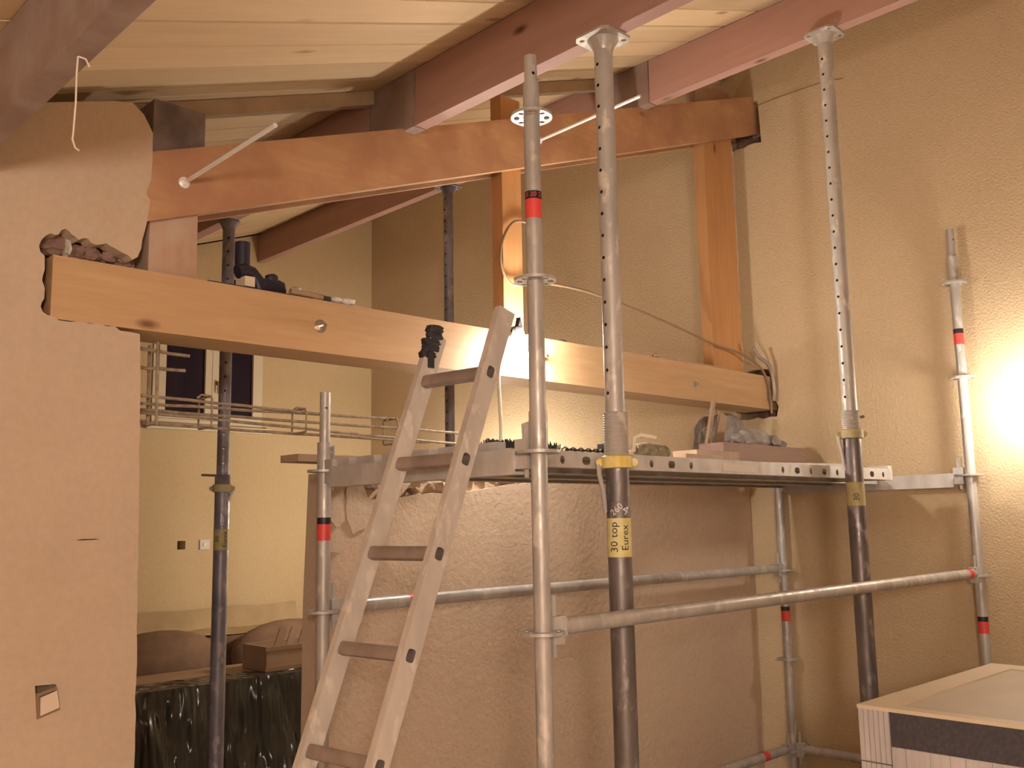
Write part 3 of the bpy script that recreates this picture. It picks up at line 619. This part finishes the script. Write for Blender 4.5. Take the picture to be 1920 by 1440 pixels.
# ================================================================== things on the tie beam
TT = .8475
tag(obj('steel_strip', B((1.507, 1.93, 3.075, 3.10, TT, TT+.008)), 'black', smooth=False), 'thin dark steel strip lying on the tie beam under the drill', 'strip')
dr = thing('cordless_drill', 'dark cordless drill lying on the tie beam beside the prop', 'drill', (1.74, 3.15, TT))
bm = bmesh.new(); pipe(bm, [(1.655, 3.15, .925), (1.68, 3.15, .935), (1.71, 3.15, .93), (1.735, 3.15, .905), (1.745, 3.15, .872)], .026, 12); obj('grip', bm, 'navy', dr)
bm = bmesh.new(); rock(bm, (1.80, 3.15, .892), (.065, .03, .036), 3, 2, .25); rock(bm, (1.795, 3.15, .92), (.03, .026, .026), 4, 2, .2); obj('body', bm, 'navy', dr)
obj('battery', B((1.665, 1.705, 3.11, 3.18, .868, .905)), 'white', dr, bevel=.004)
cn = thing('sealant_tube', 'upright dark tube standing on the tie beam beside the drill', 'tube', (1.69, 3.20, TT))
obj('body', C((1.70, 3.20, TT), (1.70, 3.20, 1.055), .028, 18), 'navy', cn); obj('pale_foot', C((1.70, 3.20, TT+.06), (1.70, 3.20, TT+.115), .0288, 18), 'paper', cn)
hs = thing('hand_chisel', 'chisel with a pale end lying on the tie beam beyond the drill', 'chisel', (1.97, 3.09, TT))
bm = bmesh.new(); cyl(bm, (1.84, 3.09, TT+.022), (1.99, 3.09, TT+.018), .012, 10); obj('handle', bm, 'stick', hs)
bm = bmesh.new(); rock(bm, (1.865, 3.09, TT+.032), (.03, .014, .012), 8, 2, .3); obj('cap', bm, 'rung', hs)
obj('blade', B((1.98, 2.01, 3.075, 3.105, TT+.001, TT+.024)), 'black', hs)
bm = bmesh.new(); rock(bm, (2.045, 3.09, TT+.019), (.03, .02, .014), 9, 2, .3); rock(bm, (2.095, 3.09, TT+.019), (.035, .018, .015), 10, 2, .3); obj('pale_end', bm, 'chalk', hs, smooth=False)
for i, (x, s, mm, lb) in enumerate(((3.36, .032, 'brick', 'brown plaster crumb on the tie beam just right of the lamp'), (3.63, .026, 'chalk', 'white plaster crumb on the tie beam behind the sticker prop'))):
    bm = bmesh.new(); rock(bm, (x, 3.12, TT+s*.4), (s, s*.7, s*.5), 20+i, 2, .45); tag(obj('plaster_crumb', bm, mm, smooth=False), lb, 'crumb')
bn = thing('loose_bolt', 'small bolt head standing up on the top of the tie beam', 'bolt', (4.061, 3.12, TT))
bm = bmesh.new(); cyl(bm, (4.061, 3.10, TT), (4.061, 3.10, TT+.016), .022, 6); obj('head', bm, 'rung', bn); bm = bmesh.new(); ball(bm, (4.061, 3.10, TT+.02), .016, 1, 1, .8, 14); obj('dome', bm, 'chrome', bn)

# ================================================================== things on the deck
br = thing('scrubbing_brush', 'long dark bristle brush lying on the scaffold deck behind a tube', 'brush', (2.62, 2.62, DT))
obj('brush_back', B((2.40, 2.79, 2.60, 2.66, DT, DT+.05)), 'brown_cable', br, bevel=.005)
bm = bmesh.new()
for i in range(52):
    for j in range(3):
        x = 2.405+i*.0073+rr.uniform(-.002, .002); yy = 2.608+j*.022; cyl(bm, (x, yy, DT+.05), (x+rr.uniform(-.006, .006), yy, DT+.085+rr.uniform(-.008, .008)), .0045, 4, .003)
bo = obj('bristles', bm, 'black', br); bo['kind'] = 'stuff'
ch = thing('steel_chain', 'black and white link chain lying straight along the edge of the deck', 'chain', (2.93, 2.60, DT))
for i in range(16):
    x = 2.80+i*.023
    bm = bmesh.new(); pts = [(x+a, 2.60+(b if i % 2 else 0), DT+.062+(0 if i % 2 else b)) for a, b in oval(0, 0, .017, .009, 12)]
    pipe(bm, pts+[pts[0]], .0042, 6); obj('link', bm, 'black' if i % 2 else 'chrome', ch)
tag(obj('wood_strip', B((2.78, 3.02, 2.585, 2.615, DT, DT+.048)), 'brown_cable', bevel=.003), 'dark low strip of wood under the chain on the deck', 'strip')
gl = thing('torch', 'stubby mottled torch lying on the deck beside the sticker prop', 'torch', (3.25, 2.55, DT))
bm = bmesh.new(); lathe(bm, (3.18, 2.55, DT+.075), [(.02, 0), (.03, .03), (.036, .06), (.036, .19), (.03, .205), (.012, .21)], 18, (1, 0, -.05)); obj('body', bm, 'mottled', gl); bm = bmesh.new(); lathe(bm, (3.15, 2.55, DT+.077), [(.014, 0), (.014, .03)], 14, (1, 0, -.05)); obj('neck', bm, 'brown_cable', gl)
obj('rest_block', B((3.2, 3.36, 2.53, 2.57, DT, DT+.038)), 'brown_cable', gl)
tag(obj('small_box', B((3.03, 3.10, 2.57, 2.63, DT, DT+.095)), 'black', bevel=.004), 'small black box at the end of the chain beside the prop', 'box')
tag(obj('timber_offcut', B((3.47, 3.76, 2.50, 2.56, DT+.0, DT+.065)), 'stick', bevel=.004), 'short pale timber offcut on the deck beside the torch', 'offcut')
tag(obj('timber_block', B((4.17, 4.98, 2.77, 2.92, DT, .385)), 'block', bevel=.005), 'thick brown timber block lying on the deck under the beam end', 'timber block')
bm = bmesh.new(); rock(bm, (4.82, 3.225, .41), (.26, .115, .235), 5, 3, .3); tag(obj('mortar_lump', bm, 'concrete', smooth=False), 'large grey mortar lump bearing the right end of the tie beam', 'mortar')
for i, (c, s) in enumerate((((4.62, 2.86, .435), (.16, .05, .055)), ((4.80, 2.86, .42), (.07, .045, .04)), ((4.42, 2.85, .415), (.06, .045, .035)), ((4.90, 2.87, .41), (.04, .04, .03)))):
    bm = bmesh.new(); rock(bm, c, s, 70+i, 2, .4, .2*i); tag(obj('rubble', bm, 'concrete', smooth=False), ['long flat grey rubble lump on the timber block', 'pale rubble piece beside the long lump on the timber block', 'small rubble piece at the near end of the timber block', 'smallest rubble piece at the wall end of the timber block'][i], 'rubble')
def stick(p0, p1, w_, t_, lb, mm='stick', name='wood_lath'):
    p0, p1 = Vector(p0), Vector(p1); d = (p1-p0).normalized(); n = d.cross(Vector((0, 1, 0))).normalized(); yv = Vector((0, 1, 0)); bm = bmesh.new()
    vs_ = [bm.verts.new(a+n*u_*w_/2+yv*v_*t_/2) for a in (p0, p1) for u_ in (-1, 1) for v_ in (-1, 1)]
    for f in ((0, 1, 3, 2), (4, 6, 7, 5), (0, 4, 5, 1), (2, 3, 7, 6), (0, 2, 6, 4), (1, 5, 7, 3)): bm.faces.new([vs_[i] for i in f])
    return tag(obj(name, bm, mm, smooth=False), lb, 'lath')
stick((4.33, 3.02, .205), (4.47, 3.02, .645), .022, .018, 'thin lath leaning steeply up to the tie beam beside the mortar lump')
stick((4.40, 3.0, .205), (4.58, 3.035, .58), .07, .012, 'wide pale lath leaning against the mortar lump')
tag(obj('scrap_board', B((3.78, 4.14, 2.66, 2.80, DT, DT+.105)), 'stick', bevel=.003), 'flat brown board end between the offcut and the timber block', 'board')
# steel channel lying at the right end of the deck
bm = bmesh.new()
plate(bm, [(0, 0), (.05, .0), (.05, .008), (.008, .008), (.008, .045), (0, .045)], [], lambda a, b, t: (4.1+t, 2.50+a+.11*t*0, DT+b+.02*t), 0, .93); box(bm, 4.1, 4.16, 2.5, 2.55, DT, DT+.004)
tag(obj('steel_channel', bm, 'galv_deck', smooth=False), 'grey steel angle bar overhanging the right end of the deck', 'angle bar')
bl = tag(obj('loose_board', B((1.875, 2.3, 3.075, 3.20, .235, .262)), 'stick', bevel=.003), 'short pale board end jutting out behind the shortest scaffold tube', 'board')

# ================================================================== cables and string
tag(obj('brown_cable', P(smooth_path([(3.20, 3.125, 1.42), (3.05, 3.12, 1.40), (2.97, 3.115, 1.30), (2.955, 3.115, 1.18), (3.02, 3.11, 1.09), (3.2, 3.10, 1.125), (3.5, 3.10, 1.135), (3.81, 3.10, 1.108), (4.07, 3.10, 1.078), (4.35, 3.09, 1.03), (4.606, 3.08, .985), (4.80, 3.06, .962), (4.92, 3.05, .93), (5.03, 3.045, .88), (5.09, 3.042, .80), (5.11, 3.04, .70), (5.115, 3.045, .62)]), .0065, 8), 'brown_cable'), 'brown cable sagging from the middle post to the beam end', 'cable')
tag(obj('tangled_tape', P(smooth_path([(4.93, 3.035, 1.0), (4.97, 3.02, .945), (5.04, 3.01, .91), (5.085, 3.008, .84), (5.10, 3.01, .75), (5.095, 3.015, .69)]), .011, 8), 'rung'), 'crumpled tape hanging over the right end of the tie beam', 'tape')
sg = thing('hanging_string', 'white string hanging from the roof beam in front of the left wall', 'string', (.705, 2.095, .81))
obj('strand', P([(.705, 2.095, 1.038), (.704, 2.095, 1.0), (.7055, 2.096, .93), (.704, 2.097, .87), (.703, 2.097, .845), (.707, 2.09, .825), (.714, 2.085, .819)], .0021, 6), 'string', sg)
obj('knot', P([(.705, 2.09, 1.036), (.717, 2.08, 1.030), (.724, 2.075, 1.012)], .0022, 6), 'string', sg)

# ================================================================== wall fittings
so = thing('hanging_socket', 'loose pale socket plate hanging crooked out of its box in the left wall', 'socket', (1.03, 3.05, -.50))
obj('back_box', B((.985, 1.07, 3.105, 3.114, -.55, -.44)), 'brown_cable', so, smooth=False)
bm = bmesh.new(); plate(bm, [(1.006, -.481), (1.050, -.469), (1.058, -.515), (1.010, -.530)], [], XZ, 3.035, 3.043); obj('plate', bm, 'socket', so, bevel=.002)
bm = bmesh.new(); plate(bm, [(.996, -.470), (1.052, -.455), (1.064, -.523), (1.003, -.542)], [[(1.004, -.479), (1.048, -.467), (1.056, -.516), (1.010, -.532)]], XZ, 3.041, 3.05); obj('rim', bm, 'brown_cable', so, smooth=False)
sw = thing('wall_switch', 'small pale square switch beside the dark junction box on the far wall', 'switch', (3.54, YN, -.13))
obj('plate', B((3.50, 3.58, YN-.012, YN-.001, -.17, -.095)), 'chalk', sw, bevel=.003); obj('rocker', C((3.54, YN-.012, -.132), (3.54, YN-.018, -.132), .017, 16), 'white', sw)

# ================================================================== far room furniture
sf = thing('sofa', 'brown sofa under a tan dust sheet by the far wall', 'sofa', (3.4, 6.6, F))
bm = bmesh.new(); box(bm, 2.2, 4.6, 5.95, 6.95, F, -1.14); obj('seat', bm, 'sofa', sf, bevel=.06)
bm = bmesh.new(); box(bm, 2.2, 4.6, 6.70, 7.10, F+.02, -.80); obj('backrest', bm, 'sofa', sf, bevel=.08)
for x0, x1 in ((2.45, 3.40), (3.46, 4.4)):
    bm = bmesh.new(); ball(bm, ((x0+x1)/2, 6.55, -.93), 1, (x1-x0)/2, .16, .235, 24); obj('back_cushion', bm, 'sofa', sf)
bm = bmesh.new(); nx, nz = 40, 14; g = []
for i in range(nx+1):
    row = []
    for j in range(nz+1):
        x = 2.25+2.1*i/nx; t = j/nz; a_ = min(1, t/.35); b_ = max(0, (t-.35)/.65); yy = 7.15-.03*a_-.36*b_; z = -.62-.155*a_-.012*b_+.006*math.sin(i*.5+j*.3)
        row.append(bm.verts.new((x, yy-.012*abs(math.sin(i*.8))*a_, z)))
    g.append(row)
for i in range(nx):
    for j in range(nz): bm.faces.new((g[i][j], g[i+1][j], g[i+1][j+1], g[i][j+1]))
tag(obj('dust_sheet', bm, 'sheet'), 'tan dust sheet hung on the far wall behind the sofa', 'sheet')
chs = thing('covered_chest', 'low chest wrapped in wrinkled shiny black plastic in front of the sofa', 'chest', (3.0, 5.65, F))
obj('body', B((1.7, 3.9, 5.36, 5.94, F, -.915)), 'crate', chs, bevel=.01)
obj('top_edge', B((1.68, 3.92, 5.335, 5.945, -.914, -.892)), 'crate', chs, bevel=.004)
bm = bmesh.new(); nx, nz = 120, 22; g = []
for i in range(nx+1):
    row = []
    for j in range(nz+1):
        t = j/nz; x = 1.69+2.22*i/nx; fold = noise.noise(Vector((x*5-t*1.2, t*.8, 3)))+.5*noise.noise(Vector((x*14-t*2, t*1.4, 7)))
        if j == 0: row.append(bm.verts.new((x, 5.60, -.889)))
        else: row.append(bm.verts.new((x, 5.332-.004-.06*t**.5*(1+1.3*fold), -.888-(F*-1-.90)*((j-1)/(nz-1)))))
    g.append(row)
for i in range(nx):
    for j in range(nz): bm.faces.new((g[i][j], g[i+1][j], g[i+1][j+1], g[i][j+1]))
obj('plastic_sheet', bm, 'plastic', chs)
cr = thing('wooden_crate', 'open brown wooden crate with slats sticking out, on the plastic covered chest', 'crate', (3.38, 5.66, -.888))
obj('bottom', B((3.12, 3.72, 5.45, 5.75, -.887, -.875)), 'crate', cr)
for b in ((3.12, 3.72, 5.45, 5.465, -.874, -.74), (3.12, 3.72, 5.735, 5.75, -.874, -.74), (3.12, 3.135, 5.466, 5.734, -.874, -.74), (3.705, 3.72, 5.466, 5.734, -.874, -.74)): obj('side', B(b), 'crate', cr, bevel=.002)
obj('rim_rail', B((3.11, 3.73, 5.443, 5.45, -.765, -.74), (3.11, 3.73, 5.443, 5.45, -.887, -.862)), 'brown_cable', cr)
for i in range(3):
    bm = bmesh.new(); x = 3.22+i*.1; plate(bm, [(x, -.86), (x+.05, -.86), (x+.13, -.66), (x+.08, -.65)], [], XZ, 5.60+.02*i, 5.61+.02*i); obj('slat', bm, 'stick' if i % 2 else 'crate', cr, smooth=False)
tag(obj('dark_bag', (lambda b: (rock(b, (2.12, 5.66, -.80), (.17, .15, .09), 14, 3, .2), b)[1])(bmesh.new()), 'navy', smooth=True), 'dark bag lying on the end of the covered chest by the partition', 'bag')

# ================================================================== cabinet in the near right corner
KX, KY, KZ = 3.014, 1.544, -.60
cb = thing('cabinet', 'whitewashed plank cabinet with a dark slate band and pale lipped top', 'cabinet', (KX+.5, KY-.7, F))
X1, Y0 = KX+1.15, KY-1.45
obj('carcass', B((KX+.03, X1-.03, Y0+.03, KY-.03, F, KZ-.03)), 'cab', cb, smooth=False)
n = 6
for i in range(n):                                   # narrow staves of the corner post
    y1 = KY-.101*i/n; y0 = KY-.101*(i+1)/n
    obj('post_stave', B((KX, KX+.03, y0+.0012, y1-.0006, -.771, KZ-.012)), 'cab', cb, bevel=.0015)
    obj('post_stave', B((KX, KX+.03, y0+.0012, y1-.0006, F+.01, -.775)), 'cab', cb, bevel=.0015)
obj('slate_band', B((KX+.004, KX+.03, Y0, KY-.1025, -.716, KZ-.012)), 'band', cb, smooth=False)
yy = KY-.103; i = 0
while yy > Y0+.03:
    wd = (.045, .075, .06)[i % 3]; obj('plank', B((KX+.001, KX+.03, max(Y0, yy-wd)+.0012, yy, F+.01, -.7175)), 'cab', cb, bevel=.0015); yy -= wd; i += 1
bm = bmesh.new(); plate(bm, [(KX-.002, Y0), (X1, Y0), (X1, KY+.002), (KX-.002, KY+.002)], [[(KX+.05, Y0+.1), (X1-.1, Y0+.1), (X1-.1, KY-.105), (KX+.05, KY-.105)]], XY, KZ-.0118, KZ); obj('top_lip', bm, 'cabtop', cb, smooth=False)
obj('top_panel', B((KX+.0505, X1-.1005, Y0+.1005, KY-.1055, KZ-.0118, KZ-.006)), 'cabpanel', cb, smooth=False)
